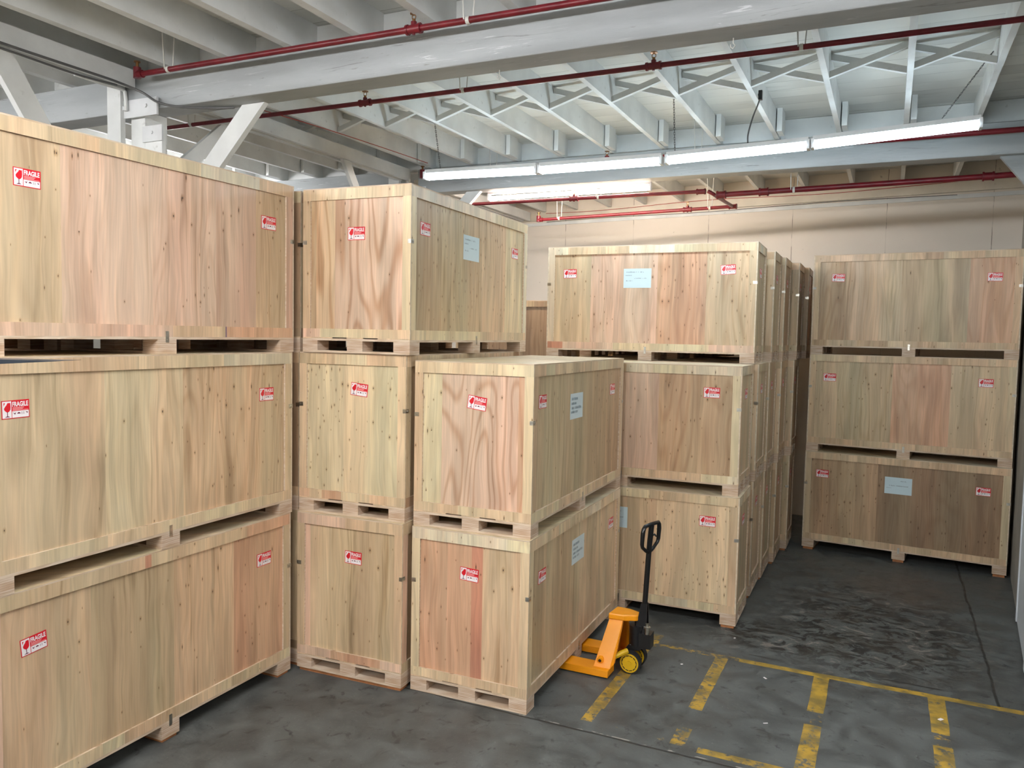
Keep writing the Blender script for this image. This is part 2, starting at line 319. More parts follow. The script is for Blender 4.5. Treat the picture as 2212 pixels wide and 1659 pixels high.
# ------------------------------------------------------------------ the FRAGILE sticker and the paper sheet (meshes shared by all copies)
def text_mesh(txt, w, h, bold=.0):
    cu = bpy.data.curves.new('t', 'FONT'); cu.body = txt; cu.size = 1; cu.offset = bold; cu.resolution_u = 3
    o = bpy.data.objects.new('t', cu); C.objects.link(o); dg = bpy.context.evaluated_depsgraph_get(); dg.update()
    me = bpy.data.meshes.new_from_object(o.evaluated_get(dg)); vs = [v.co.copy() for v in me.vertices]; fs = [tuple(p.vertices) for p in me.polygons]
    bpy.data.objects.remove(o); bpy.data.curves.remove(cu); bpy.data.meshes.remove(me)
    x0 = min(v.x for v in vs); x1 = max(v.x for v in vs); y0 = min(v.y for v in vs); y1 = max(v.y for v in vs)
    return [((v.x-x0)/(x1-x0)*w, (v.y-y0)/(y1-y0)*h) for v in vs], fs
def sticker_mesh():
    mb = MB(); w, h = .140, .090
    def rc(x0, x1, z0, z1, m, d): mb.quad([(x0, -d, z0), (x1, -d, z0), (x1, -d, z1), (x0, -d, z1)], m)
    def pg(pts, m, d): mb.quad([(x, -d, z) for x, z in pts], m)
    X, Z = -w/2, -h/2
    mb.box(X, X+w, -.0012, -.0002, Z, Z+h, 1)
    rc(X+.004, X+.049, Z+.004, Z+h-.004, 0, .0018)                       # white field of the glass
    rc(X+.052, X+w-.004, Z+.004, Z+.036, 0, .0018)                       # white field of the four signs
    cx = X+.0285
    bowl = [(cx-.004, Z+.034), (cx+.003, Z+.033), (cx+.010, Z+.037), (cx+.0155, Z+.046), (cx+.0165, Z+.060), (cx+.0155, Z+.078), (cx+.001, Z+.078), (cx-.004, Z+.068), (cx-.010, Z+.062), (cx-.0165, Z+.052), (cx-.0145, Z+.043)]
    pg(bowl, 1, .0024); pg([(cx-.018, Z+.079), (cx-.018, Z+.063), (cx-.010, Z+.079)], 1, .0024)
    rc(cx-.0018, cx+.0018, Z+.012, Z+.035, 2, .0024); pg([(cx-.014, Z+.009), (cx+.014, Z+.009), (cx+.003, Z+.014), (cx-.003, Z+.014)], 2, .0024)
    vs, fs = text_mesh('FRAGILE', .080, .025, .035); i = len(mb.v); mb.v += [(X+.0535+x, -.0022, Z+.0575+y) for x, y in vs]
    for f in fs: mb.f.append(tuple(i+j for j in f)); mb.m.append(0); mb.c.append((0, 0, 0, 1)); mb.p.append((0, 0, 0, 0))
    rc(X+.054, X+.112, Z+.0500, Z+.0545, 3, .002); rc(X+.054, X+.106, Z+.0440, Z+.0480, 3, .002); rc(X+.054, X+.133, Z+.0385, Z+.0420, 3, .002)
    q = Z+.024; a = X+.064
    pg([(a-.008, q+.006), (a, q-.004), (a+.002, q-.005), (a+.008, q+.006), (a, q+.002)], 2, .0024); a += .021
    pg([(a-.009, q-.002), (a+.009, q-.002), (a+.006, q+.003), (a, q+.006), (a-.006, q+.003)], 2, .0024); a += .021
    for k in (-.005, .004): rc(a+k-.001, a+k+.001, q-.006, q+.007, 2, .0024)
    a += .019
    pg([(a-.006, q+.006), (a+.006, q+.004), (a+.003, q-.003)], 2, .0024)
    o = mb.build('fragile_sticker', [S_WHITE, S_RED, S_INK, S_PINK]); me = o.data; bpy.data.objects.remove(o); return me
def sheet_mesh(seed, rows, dens):
    R = random.Random(seed); mb = MB(); w, h = .28, .19; mb.box(-w/2, w/2, -.0014, -.0002, -h/2, h/2, 0)
    for (z, x0, x1, ht) in rows:
        x = x0
        while x < x1:
            ww = R.uniform(.002, .006)
            if R.random() < dens: mb.quad([(x, -.002, z), (x+ww, -.002, z), (x+ww, -.002, z+ht*R.uniform(.6, 1)), (x, -.002, z+ht*R.uniform(.6, 1))], 1)
            x += ww+R.uniform(.001, .004)
    o = mb.build('paper_sheet', [PAPER, INK]); me = o.data; bpy.data.objects.remove(o); return me
STK = sticker_mesh()
SH1 = sheet_mesh(1, [(.055, -.12, .06, .014), (.025, -.12, -.06, .010), (-.005, -.03, .09, .009), (-.03, -.12, -.05, .012)], .8)
SH2 = sheet_mesh(2, [(.045, -.12, .02, .022), (.012, -.12, -.01, .022), (-.022, -.12, .10, .022), (-.052, -.12, .02, .020)], .9)
SH3 = sheet_mesh(3, [(.05, .02, .08, .012), (-.005, -.10, .10, .012), (-.03, -.12, -.07, .006)], .9)
def place(me, name, parent, face, s, z, L, Wd, tilt=0, side='L', label=None):
    """s measured from the left end of the face as one looks at it"""
    o = bpy.data.objects.new(name, me); C.objects.link(o); o.parent = parent
    e = .0095                                   # proud of the panel
    if face == 'long': o.location = (-L/2+s, -Wd/2+.0120, z); rz = 0
    elif face == 'endm': o.location = (-L/2+.0120, Wd/2-s, z); rz = -math.pi/2
    else: o.location = (L/2-.0120, -Wd/2+s, z); rz = math.pi/2
    o.rotation_euler = (0, tilt, rz)
    if label: o['label'] = label
    return o

# ------------------------------------------------------------------ a shipping crate
RT, PT = .012, .012
def crate(label, origin, rz, L, Wd, H, hb=.1014, longf=None, endf=None, end='m', stickers=(), sheet=None, rails='TCYPWT', detail=True, group='plywood export crates with red stickers', clips=True, trail=None, brail=None):
    """origin = centre of the footprint; body of height H stands on a pallet of height hb; end 'm' = -x end in view, 'p' = +x end"""
    r = empty('shipping_crate', label, 'crate', origin, rz, group)
    z0 = hb; z1 = hb+H; X = L/2; Y = Wd/2
    sp = lambda s: stripspec(s) if s else stripspec(rnd_panel())
    # body panels (set back behind the rails)
    slab('x', -X+RT, X-RT, z0+.016, z1-.008, -Y+RT, -Y+RT+PT, sp(longf)).build('long_panel', [PLY, EDGE, EDGEV], r)
    slab('x', -X+RT, X-RT, z0+.016, z1-.008, Y-RT-PT, Y-RT, sp(None)).build('long_panel', [PLY, EDGE, EDGEV], r)
    es = sp(endf); em = end == 'm'
    slab('y', -Y+RT+PT, Y-RT-PT, z0+.016, z1-.008, -X+RT, -X+RT+PT, es if em else sp(None), flip=em).build('end_panel', [PLY, EDGE, EDGEV], r)
    slab('y', -Y+RT+PT, Y-RT-PT, z0+.016, z1-.008, X-RT-PT, X-RT, sp(None) if em else es).build('end_panel', [PLY, EDGE, EDGEV], r)
    # lid
    c1, c2 = tint('Y'), tint('W'); lb = MB()
    lb.box(-X, 0, -Y, Y, z1-.008, z1, mats=[0, 0, 1, 1, 1, 1], col=c1, par=(random.random(), .1, .2, .2)); lb.box(0, X, -Y, Y, z1-.008, z1, mats=[0, 0, 1, 1, 1, 1], col=c2, par=(random.random(), .1, .2, .1))
    lb.build('lid', [PLY, EDGE, EDGEV], r)
    tr, br, sw = .075, .068, .064
    def rl(ax, u0, u1, a, b, t0, t1, nm, st=None, length=1., ends=None): slab(ax, u0, u1, a, b, t0, t1, st or rail_strips(rails, .3, length), ends=ends).build(nm, [PLY, EDGE, EDGEV], r)
    # long faces: rails run corner to corner between the end frames
    faces = [(-Y, -Y+RT)] + ([(Y-RT, Y)] if detail else [])
    for i, (t0, t1) in enumerate(faces):
        rl('x', -X+RT, X-RT, z1-.008-tr, z1-.008, t0, t1, 'top_rail', stripspec(trail) if trail and i == 0 else None, L)
        rl('x', -X+RT, X-RT, z0, z0+br, t0, t1, 'bottom_rail', stripspec(brail) if brail and i == 0 else None, L)
        for u0, u1 in ((-X+RT, -X+RT+sw), (X-RT-sw, X-RT)): rl('x', u0, u1, z0+br, z1-.008-tr, t0, t1, 'stile', [(0, 1, tint(random.choice(rails)), (random.random(), .25, .1, .2))])
    ex = [(-X, -X+RT)] if em else [(X-RT, X)]
    if detail: ex = [(-X, -X+RT), (X-RT, X)]
    for (t0, t1) in ex:
        rl('y', -Y, Y, z1-.008-tr, z1-.008, t0, t1, 'top_rail', None, Wd)
        # bottom rail with two strap notches above the fork openings
        mb = slab('y', -Y, Y, z0+.007, z0+br, t0, t1, rail_strips(rails, .3, Wd))
        ns = [(-.5*.58*Wd/2-.06, -.5*.58*Wd/2+.06), (.5*.58*Wd/2-.06, .5*.58*Wd/2+.06)]; e = [-Y, ns[0][0], ns[0][1], ns[1][0], ns[1][1], Y]
        for k in (0, 2, 4): mb.box(t0, t1, e[k], e[k+1], z0, z0+.007, col=tint('T'), par=(.3, 0, 0, .2))
        mb.build('bottom_rail', [PLY, EDGE, EDGEV], r)
        for u0, u1, en in ((-Y, -Y+sw, (2, 1)), (Y-sw, Y, (1, 2))): rl('y', u0, u1, z0+br, z1-.008-tr, t0, t1, 'stile', [(0, 1, tint(random.choice(rails)), (random.random(), .25, .1, .2))], ends=en)
    # pallet
    MB().box(-X, X, -Y, Y, hb-.016, hb, 0).build('deck_board', EDGE, r)
    bw, bd = .135, .128
    for bx in (-X+bw/2, 0, X-bw/2):
        for by in (-Y+bd/2, 0, Y-bd/2):
            MB().box(bx-bw/2, bx+bw/2, by-bd/2, by+bd/2, .014, hb-.016).build('block', BLOCK, r)
        MB().box(bx-bw/2, bx+bw/2, -Y, Y, 0, .014).build('skid_board', EDGE, r)
    # corner clips and the clip at the foot of the long side
    if clips:
        zc = z0+H*.635
        for u in (-X, X):
            s = -1 if u < 0 else 1
            mb = MB(); mb.box(min(u, u-s*.036), max(u, u-s*.036), -Y-.0025, -Y, zc-.014, zc+.014); mb.box(min(u, u+s*.0025), max(u, u+s*.0025), -Y-.0025, -Y+.022, zc-.014, zc+.014)
            mb.cyl((u-s*.012, -Y-.005, zc), (u-s*.012, -Y, zc), .004, n=8); mb.cyl((u-s*.026, -Y-.005, zc), (u-s*.026, -Y, zc), .004, n=8); mb.build('corner_clip', STEEL, r)
        if end == 'm':
            zc += .01; mb = MB(); mb.box(-X-.0025, -X, Y-.034, Y, zc-.014, zc+.014); mb.cyl((-X-.005, Y-.012, zc), (-X, Y-.012, zc), .004, n=8); mb.build('corner_clip', STEEL, r)
        mb = MB(); mb.box(-.011, .011, -Y-.0025, -Y, z0-.034, z0+.034); mb.cyl((0, -Y-.005, z0+.018), (0, -Y, z0+.018), .004, n=8); mb.cyl((0, -Y-.005, z0-.018), (0, -Y, z0-.018), .004, n=8); mb.build('foot_clip', STEEL, r)
    for (f, s, z, tl) in stickers: place(STK, 'fragile_sticker', r, f, s, z, L, Wd, tl)
    if sheet: place(sheet[0], 'paper_sheet', r, 'long', sheet[1], sheet[2], L, Wd, 0, label='pale blue white printed sheet')
    return r
def from_near(xy, t, ty, L, Wd, slide=0.0):
    """near right-hand corner and yaw -> centre and rotation. ty S: short end faces the room, ty L: long side faces the room"""
    v = Vector((-math.sin(t), math.cos(t), 0)); u = Vector((-math.cos(t), -math.sin(t), 0)); N = Vector((xy[0], xy[1], 0))
    if ty == 'S': return N+v*(L/2-slide)+u*Wd/2, math.pi/2+t
    return N+u*L/2+v*Wd/2, t
L0, W0, W1 = 2.099, .884, .665
def put(label, xy, t, ty, zb, H, L=L0, Wd=W0, slide=0., **k):
    c, rz = from_near(xy, t, ty, L, Wd, slide); c.z = zb
    return crate(label, c, rz, L, Wd, H, end='m' if ty == 'S' else 'p', **k)
ZS = .868
# --- left stack, long sides to the camera
LA = 2.19
put('glossy pinkish plywood crate at far left, topmost of its stack', (-2.5023, 3.8662), -.4583, 'S', 2.3440, 1.0728, LA, slide=.096,
    longf=[(.20, 'T', .25, .2, .6), (.46, 'P', .15, .2, .4), (.68, 'P', .3, .35, .35), (.84, 'P', .15, .1, .3), (1, 'T', .4, .2, .4)], stickers=[('long', .27, .885, 0), ('long', 1.95, .885, 0)],
    trail=[(.3, 'T', .1, 0, .1), (.62, 'C', .1, 0, 0), (.85, 'W', .1, 0, 0), (1, 'T', 0, 0, 0)], brail=[(.52, 'P', 0, .2, .2), (.71, 'T', 0, 0, .2), (.715, 'V', 0, 0, 0), (1, 'O', 0, .2, .2)])
put('tan crate at far left, middle of its stack, with brown knots lower right', (-2.4424, 3.8075), -.4244, 'S', 1.183, 1.0588, LA, slide=.091,
    longf=[(.30, 'T', .06, .1, .75), (.55, 'C', .12, .25, .45), (.80, 'T', .45, .4, .7), (1, 'T', .5, .3, .35)], stickers=[('long', .165, .905, -.02), ('long', 1.935, .872, 0)],
    trail=[(.4, 'T', 0, 0, .2), (.7, 'C', 0, 0, 0), (1, 'W', .1, 0, 0)], brail=[(.3, 'C', 0, 0, 0), (.55, 'C', 0, 0, 0), (.8, 'Y', 0, 0, 0), (1, 'C', .1, 0, 0)])
put('floor crate of the far left stack, orange strip at its right end', (-2.4498, 3.7984), -.4248, 'S', .0207, 1.0609, LA, slide=.091,
    longf=[(.26, 'T', .15, .2, .35), (.52, 'G', .1, .1, .95), (.75, 'T', .25, .2, .55), (1, 'O', .35, .2, .3)], stickers=[('long', .25, .870, -.09), ('long', 1.925, .884, 0)],
    trail=[(.2, 'G', 0, 0, .4), (.42, 'T', .1, 0, 0), (.44, 'R', 0, 0, 0), (.8, 'T', .2, 0, .2), (1, 'O', 0, 0, 0)])
# --- presumed next stack to the left, added to block light behind the pallet openings
for k, nm in enumerate(('bottom', 'middle', 'topmost')):
    hx_ = W(-4.835, 2.42, 0)
    put('presumed crate behind the far left stack, blocking light through its pallet openings, %s' % nm, (hx_.x, hx_.y), -.43, 'S', [0, 1.1632, 2.3264][k], 1.06, Wd=.655, rails='DGBD', clips=False)
# --- stack hidden behind the left stack, only a corner shows in the gap
BX = W(-3.868, 4.59, 0)
for k, nm in enumerate(('bottom', 'middle', 'topmost')):
    bx = W([-3.868, -3.880, -3.867][k], 4.59, 0)
    put('crate showing only a corner strip in the gap right of the far left stack, %s' % nm, (bx.x, bx.y), [-.401, -.388, -.399][k], 'S', [.0261, 1.1834, 2.3459][k], [1.0559, 1.0611, 1.0509][k], longf=None, endf=[(1, 'B', .2, 0, .3)], rails='DGBD')
# --- centre-left stack
put('pinkish crate with swirling grain, topmost of the centre left stack', (-.6983, 5.4107), -.399, 'S', 2.3459, 1.0509,
    endf=[(.10, 'B', .1, .7, .3), (.29, 'T', .1, .95, .4), (1, 'P', .12, 1, .2)], longf=[(.22, 'G', .75, .3, .5), (.55, 'G', .7, .3, .6), (.78, 'T', .6, .2, .4), (1, 'Y', .5, .2, .3)],
    stickers=[('endm', .443, .832, 0), ('long', .217, .873, 0), ('long', 1.83, .864, 0)], sheet=(SH1, .955, .817), trail=[(.3, 'W', .2, 0, .2), (.66, 'W', .1, 0, .1), (.97, 'C', .1, 0, 0), (1, 'Y', 0, 0, 0)])
put('pale crate dotted with many small knots, middle of the centre left stack', (-.7253, 5.4488), -.3879, 'S', 1.1834, 1.0611,
    endf=[(.42, 'C', 1, .15, .1), (1, 'Y', .55, .2, .15)], longf=[(.5, 'T', .2, .2, .2), (1, 'B', .2, .2, .3)], stickers=[('endm', .502, .907, .10)], rails='CTTO')
put('grey-brown streaked crate, bottom of the centre left stack, on an orange timber base', (-.7326, 5.4053), -.4012, 'S', .0261, 1.0559,
    endf=[(.10, 'P', .1, .1, .1), (.29, 'T', .2, .1, .2), (1, 'G', .15, .1, 1)], longf=[(1, 'T', .2, .1, .3)], stickers=[('endm', .477, .869, .02)], rails='OTTP')
# --- centre stack of two
put('orange-grained crate in the middle of the photo, upper of two, its bare lid showing', (.1409, 5.1383), -.4136, 'S', 1.1621, 1.0462,
    endf=[(.22, 'Y', .55, .15, .2), (.90, 'P', .15, .85, .12), (1, 'O', .1, .6, .1)], longf=[(.30, 'G', .12, .2, .75), (.62, 'G', .15, .2, .5), (.82, 'B', .85, .2, .3), (1, 'B', .3, .2, .2)],
    stickers=[('endm', .473, .875, .13), ('long', .194, .893, 0), ('long', 1.81, .888, 0)], sheet=(SH2, .888, .815), rails='TYTC')
put('reddish orange crate beside the pallet jack, lower of the two in the middle', (.1361, 5.108), -.4159, 'S', 0, 1.0600,
    endf=[(.30, 'O', .3, .3, .15), (.52, 'O', .25, .1, .1), (.62, 'R', .2, .1, 0), (1, 'T', .4, .2, .5)], longf=[(.16, 'G', .3, .1, .4), (.5, 'G', .1, .1, .6), (.75, 'T', .1, .1, .55), (1, 'T', .1, .1, .2)],
    stickers=[('endm', .442, .875, .05), ('long', .26, .862, 0), ('long', 1.86, .890, 0)], sheet=(SH2, 1.005, .868), rails='YWTC', brail=[(1, 'T', 0, 0, .2)])
# --- row of five stacks going back, long sides facing the room
v5 = Vector((-math.sin(-.425), math.cos(-.425), 0)); v5b = Vector((-math.sin(-.42), math.cos(-.42), 0))
E1b = Vector((1.9636, 6.7344, 0)); E2b = Vector((1.9593, 6.7852, 0)); E3b = Vector((2.2661, 7.4849, 0))
ROW = {False: [(-1.112, 7.83), (-1.10, 8.50), (-1.062, 9.17), (-1.0, 9.84)], True: [(-1.095, 8.625), (-1.065, 9.30), (-.985, 9.98), (-.94, 10.66)]}
LBL = [('front', 'E'), ('second', 'F'), ('third', 'G'), ('fourth', 'H'), ('fifth and last', 'I')]
fE1 = [(.53, 'T', .35, .1, .2), (.66, 'T', .5, .1, .1), (1, 'C', .85, .1, .15)]; fE2 = [(.35, 'T', .3, .2, .2), (.66, 'P', .35, .15, .15), (1, 'B', .5, .45, .3)]
fE3 = [(.22, 'T', .4, .25, .3), (.55, 'P', .4, .3, .35), (.78, 'O', .6, .35, .45), (1, 'T', .6, .5, .45)]
ENDC = {0: ['G', 'G', 'G'], 1: ['T', 'T', 'G'], 2: ['B', 'G', 'B'], 3: ['B', 'B', 'B'], 4: ['O', 'T', 'B']}
for k in range(5):
    for lv in range(3):
        o = [E1b, E2b, E3b][lv] if k == 0 else W(ROW[lv > 1][k-1][0]+(0, .008, 0)[lv], ROW[lv > 1][k-1][1]+(0, .005, 0)[lv], 0)
        zb = [.0252, 1.1441, 2.2668][lv]; H = [1.0174, 1.0202, 1.0394][lv]
        if k == 0: lab = ['floor crate at the front of the receding row, behind the pallet jack handle', 'front crate of the receding row, middle level, its lid edge showing', 'front crate of the receding row, topmost, with pale blue sheet and cream wall behind'][lv]
        else: lab = 'crate in the receding row right of centre, %s stack back, %s' % (LBL[k][0], ['on the floor', 'middle level', 'topmost'][lv])
        st = [('endp', .33, ZS, 0)]; sh = None; lf = None
        if k == 0:
            st += [('long', 1.83 if lv != 1 else 1.845, .885, -.06 if lv == 2 else 0), ('long', .242, .866, -.03)]; lf = [fE1, fE2, fE3][lv]
            sh = (SH1, .95, .813) if lv == 2 else ((SH3, .975, .838) if lv == 0 else None)
        put(lab, (o.x, o.y), [-.4202, -.4304, -.4208][lv] if k == 0 else -.425, 'L', zb, H, Wd=W1 if k == 0 else .655, longf=lf,
            endf=[(.45, ENDC[k][lv], .1, .1, .4), (1, ENDC[k][(lv+1) % 3], .1, .1, .3)], stickers=st, sheet=sh, rails='YTWT' if k == 0 else 'GTBT',
            brail=[(.08, 'R', .3, 0, 0), (.34, 'P', .2, .1, .2), (.8, 'Y', .4, .1, .2), (1, 'P', .1, .1, 0)] if (k == 0 and lv == 2) else None)
# --- right-hand stack
RB = [(5.319, 8.3867), (5.3378, 8.4254), (5.3386, 8.4204)]
put('crate with orange speckled left part and white sheet, bottom of the right hand stack', RB[0], -.545, 'L', .03, 1.0509, Wd=W1, longf=[(.38, 'B', .8, .15, .3), (1, 'D', .3, .3, .3)],
    stickers=[('long', .199, .896, 0), ('long', 1.845, .873, 0)], sheet=(SH3, 1.015, .840), rails='TTCT')
put('crate with an orange panel right of centre, middle of the right hand stack', RB[1], -.545, 'L', 1.1823, 1.0563, Wd=W1, longf=[(.15, 'T', .4, .1, .1), (.43, 'G', .45, .3, .5), (.71, 'O', .05, .3, .15), (1, 'T', .4, .1, .2)],
    stickers=[('long', .23, .886, 0), ('long', 1.817, .892, 0)], rails='TTCT')
put('crate with grey-brown middle and orange right end, topmost of the right hand stack', RB[2], -.545, 'L', 2.34, 1.0593, Wd=W1, longf=[(.17, 'B', .05, .4, .5), (.45, 'T', .05, .3, .6), (.77, 'G', .05, .1, .6), (1, 'O', .15, .4, .3)],
    stickers=[('long', .276, .893, .03), ('long', 1.844, .872, .02)], rails='TTBT')
# --- tall crates against the back wall, seen in the gap behind the centre stacks
p = W(-4.35, 9.95, 0)
crate('dark crate in the gap behind the centre stacks, below the cream wall', (p.x, p.y, 1.1585), -TH, L0, W1, 1.69, longf=[(1, 'D', .4, .2, .4)], rails='DDB', stickers=(), clips=False, end='p')
crate('dark crate under the tall one behind the centre stacks, seen through pallet gaps', (p.x, p.y, 0), -TH, L0, W1, 1.056, longf=[(1, 'D', .3, .2, .4)], rails='DDB', stickers=(), clips=False, end='p')
# --- timber runners under the bottom crates
def runner(label, xy, t, ty, L, Wd, s, h, slide=0., ins=.012, full=True):
    c, rz = from_near(xy, t, ty, L, Wd, slide)
    x = {-1: -L/2+.07, 0: 0, 1: L/2-.07}[s]
    o = MB().box(x-.055, x+.055, -Wd/2+ins, Wd/2-ins, 0, h).build('timber_runner', DARKWOOD, None, loc=c, rot=(0, 0, rz)); tag(o, label, 'timber', 'brown timbers under the bottom crates')
for s, nm in ((-1, 'near'), (0, 'middle'), (1, 'far right')):
    runner('brown timber under the %s blocks of the far left bottom crate' % nm, (-2.4498, 3.7984), -.4248, 'S', LA, W0, s, .0205, .091)
for s, nm in ((-1, 'front'), (1, 'rear')):
    runner('orange-brown timber under the %s end of the bottom crate in the centre left stack' % nm, (-.7326, 5.4053), -.4012, 'S', L0, W0, s, .026)
    runner('brown timber under the %s end of the front floor crate in the receding row' % ('left' if s < 0 else 'right'), (1.9636, 6.7344), -.4202, 'L', L0, W1, s, .025)
    runner('brown timber under the %s end of the bottom right hand crate' % ('left' if s < 0 else 'right'), RB[0], -.545, 'L', L0, W1, s, .0298)
runner('brown timber under the middle of the bottom right hand crate', RB[0], -.545, 'L', L0, W1, 0, .0298)
runner('brown timber under the middle of the front floor crate in the receding row', (1.9636, 6.7344), -.4202, 'L', L0, W1, 0, .025)
for k in range(1, 5):
    o = W(ROW[False][k-1][0], ROW[False][k-1][1], 0)
    runner('brown timber under the right end of the receding row, %s stack back' % LBL[k][0], (o.x, o.y), -.425, 'L', L0, .655, 1, .025)
for s, nm in ((-1, 'front'),):
    runner('brown timber at the foot of the gap right of the far left stack', (BX.x, BX.y), -.401, 'S', L0, W0, s, .026)

# ------------------------------------------------------------------ shell
def bbox(name, a0, a1, b0, b1, z0, z1, mat, parent=None, **k):
    """box in the building frame; object origin at its base centre"""
    ca, cb = (a0+a1)/2, (b0+b1)/2
    mb = MB().box(a0-ca, a1-ca, b0-cb, b1-cb, 0, z1-z0)
    return mb.build(name, mat, parent, loc=W(ca, cb, z0), rot=(0, 0, BROT), **k)
fl = MB().box(-13, 9, -8, 16, -.1, 0).build('floor', FLOOR, rot=(0, 0, BROT)); struct(fl)
dk = MB().box(-13, 9, -8, 16, 0, .05).build('ceiling', DECK, loc=(0, 0, 4.79), rot=(0, 0, BROT)); struct(dk)
ZJ, ZD = 4.565, 4.79
# back wall, a little out of square with the beams
YW = TH+math.atan(.13)
pw = W(-2.4, 12.15, 0)
wb = MB().box(-10, 9.5, 0, .15, 0, 4.79).build('wall_back', WALL, loc=pw, rot=(0, 0, -YW)); struct(wb)
led = MB().box(-10, 9.5, -.05, 0, 0, .14).build('trim_1', mk_paint('ledger_paint', (222, 214, 198), .6, .3), loc=pw+Vector((0, 0, 4.42)), rot=(0, 0, -YW)); struct(led)
t2 = MB().box(-10, 9.5, -.02, 0, 0, .05).build('trim_2', PAINT, loc=pw+Vector((0, 0, 4.34)), rot=(0, 0, -YW)); struct(t2)
YR = TH+.08
pr = W(1.165, 8.4, 0)
def onR(d, off, z): return pr+Vector((math.sin(YR), math.cos(YR), 0))*d+Vector((math.cos(YR), -math.sin(YR), 0))*off+Vector((0, 0, z))
wr = MB().box(0, .15, -3.0, 4.2, 0, 4.79).build('wall_right', WALL2, loc=pr, rot=(0, 0, -YR)); struct(wr)
dr = MB().box(-.012, -.001, -1.4, -.05, 0.02, 2.85).box(-.022, -.012, -1.4, -1.3, 0.02, 2.85).box(-.022, -.012, -.12, -.05, 0.02, 2.85).build('door_1', DOORM, loc=pr, rot=(0, 0, -YR)); struct(dr)
wl = MB().box(-.15, 0, -8, 15, 0, 4.79).build('wall_left', WALL2, loc=W(-12.5, 0, 0), rot=(0, 0, BROT)); struct(wl)
wq = MB().box(0, .15, -8, 6, 0, 4.79).build('wall_far_right', WALL2, loc=W(7.5, 0, 0), rot=(0, 0, BROT)); struct(wq)  # unseen wall, stepped outwards to make room for the added right-hand strips
wj = MB().box(.62, 7.5, 5.45, 5.6, 0, 4.24).build('wall_return_right', WALL2, loc=(0, 0, 0), rot=(0, 0, BROT)); struct(wj); wj.location = W(.45, 0, 0)
wf = MB().box(-13, 9, -.15, 0, 0, 4.79).build('wall_rear', WALL, loc=W(0, -6, 0), rot=(0, 0, BROT)); struct(wf)

# ------------------------------------------------------------------ beams and joists
def ordn(i): return ['first', 'second', 'third', 'fourth', 'fifth', 'sixth', 'seventh', 'eighth', 'ninth', 'tenth', 'eleventh', 'twelfth', 'thirteenth'][i]
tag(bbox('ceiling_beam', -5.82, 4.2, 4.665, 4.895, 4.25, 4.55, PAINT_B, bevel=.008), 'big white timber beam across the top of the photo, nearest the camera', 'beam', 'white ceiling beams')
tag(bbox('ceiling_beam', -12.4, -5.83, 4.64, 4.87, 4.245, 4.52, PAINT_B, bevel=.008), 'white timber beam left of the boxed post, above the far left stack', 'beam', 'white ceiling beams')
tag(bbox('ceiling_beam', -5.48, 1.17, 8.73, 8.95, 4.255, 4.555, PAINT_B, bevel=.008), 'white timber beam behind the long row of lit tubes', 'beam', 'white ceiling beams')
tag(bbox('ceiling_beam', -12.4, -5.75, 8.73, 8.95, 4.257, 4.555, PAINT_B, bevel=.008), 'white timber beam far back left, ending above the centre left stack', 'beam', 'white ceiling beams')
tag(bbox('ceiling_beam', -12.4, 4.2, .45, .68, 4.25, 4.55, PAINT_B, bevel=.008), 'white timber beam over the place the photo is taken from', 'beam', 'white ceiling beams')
JT = .045
def joist(a, b0, b1, label, group, blk=None, th=JT, z0=ZJ, da=0.0):
    r = empty('ceiling_joist', label, 'joist', W(a, (b0+b1)/2, z0), BROT, group); h = (b1-b0)/2
    MB().box(0, th, -h, h, 0, ZD-z0).build('joist_board', PAINT, r)
    if blk: c = blk-(b0+b1)/2; MB().box(th+.012, th+.062, c, c+.22, 0.0, ZD-z0).build('splice_block', PAINT, r)
    return r
s2 = [.032-.597*k for k in range(20)]
for i, a in enumerate(s2):
    vis = i < 12
    joist(a, 4.66+.2, 8.95, 'white joist above the row of lit tubes, %s from the right' % (ordn(i+1) if i < 12 else 'beyond the twelfth'), 'joists over the lit tube row', blk=8.40)
joist(.63, 4.86, 8.95, 'white joist above the right end of the row of lit tubes, rightmost', 'joists over the lit tube row')
joist(1.22, 4.86, 8.95, 'white joist beyond the rightmost one over the lit tubes, at the wall', 'joists over the lit tube row')
s1 = [-2.80-.6*k for k in range(13)]
for i, a in enumerate(s1): joist(a-.07, .6, 4.95, 'white joist at top left resting on the near beam, %s from the right' % ordn(i), 'joists resting on the near beam', th=.07, z0=4.55)
for i in range(9): joist(-2.87+.6*(i+1), .6, 4.95, 'white joist above the photo edge, before the near beam, %s to the right' % ordn(i), 'joists above the photo edge', th=.07, z0=4.55)
for i, a in enumerate([.63-.6*k for k in range(19)]):
    joist(a+.01, 8.96, 12.15-.13*(a+2.4)-.03, 'white joist between far beam and cream wall, %s from the right' % (ordn(i) if i < 13 else 'beyond the thirteenth'), 'joists before the cream wall')
for i in range(20): joist(4.0-.85*i, -5.95, .6, 'white joist behind the place the photo is taken from, %s from the right' % (ordn(i) if i < 13 else 'beyond the thirteenth'), 'joists behind the camera', th=.06, z0=4.55)
# blocking boards standing on beam 2 and beam 1 between the joists
for nm, b in (('far', 8.86), ('near', 4.93)):
    tag(bbox('blocking_board', -12.3, 1.2, b, b+.03, 4.56, 4.785, PAINT), 'white blocking boards standing on the %s beam between the joists' % nm, 'board')
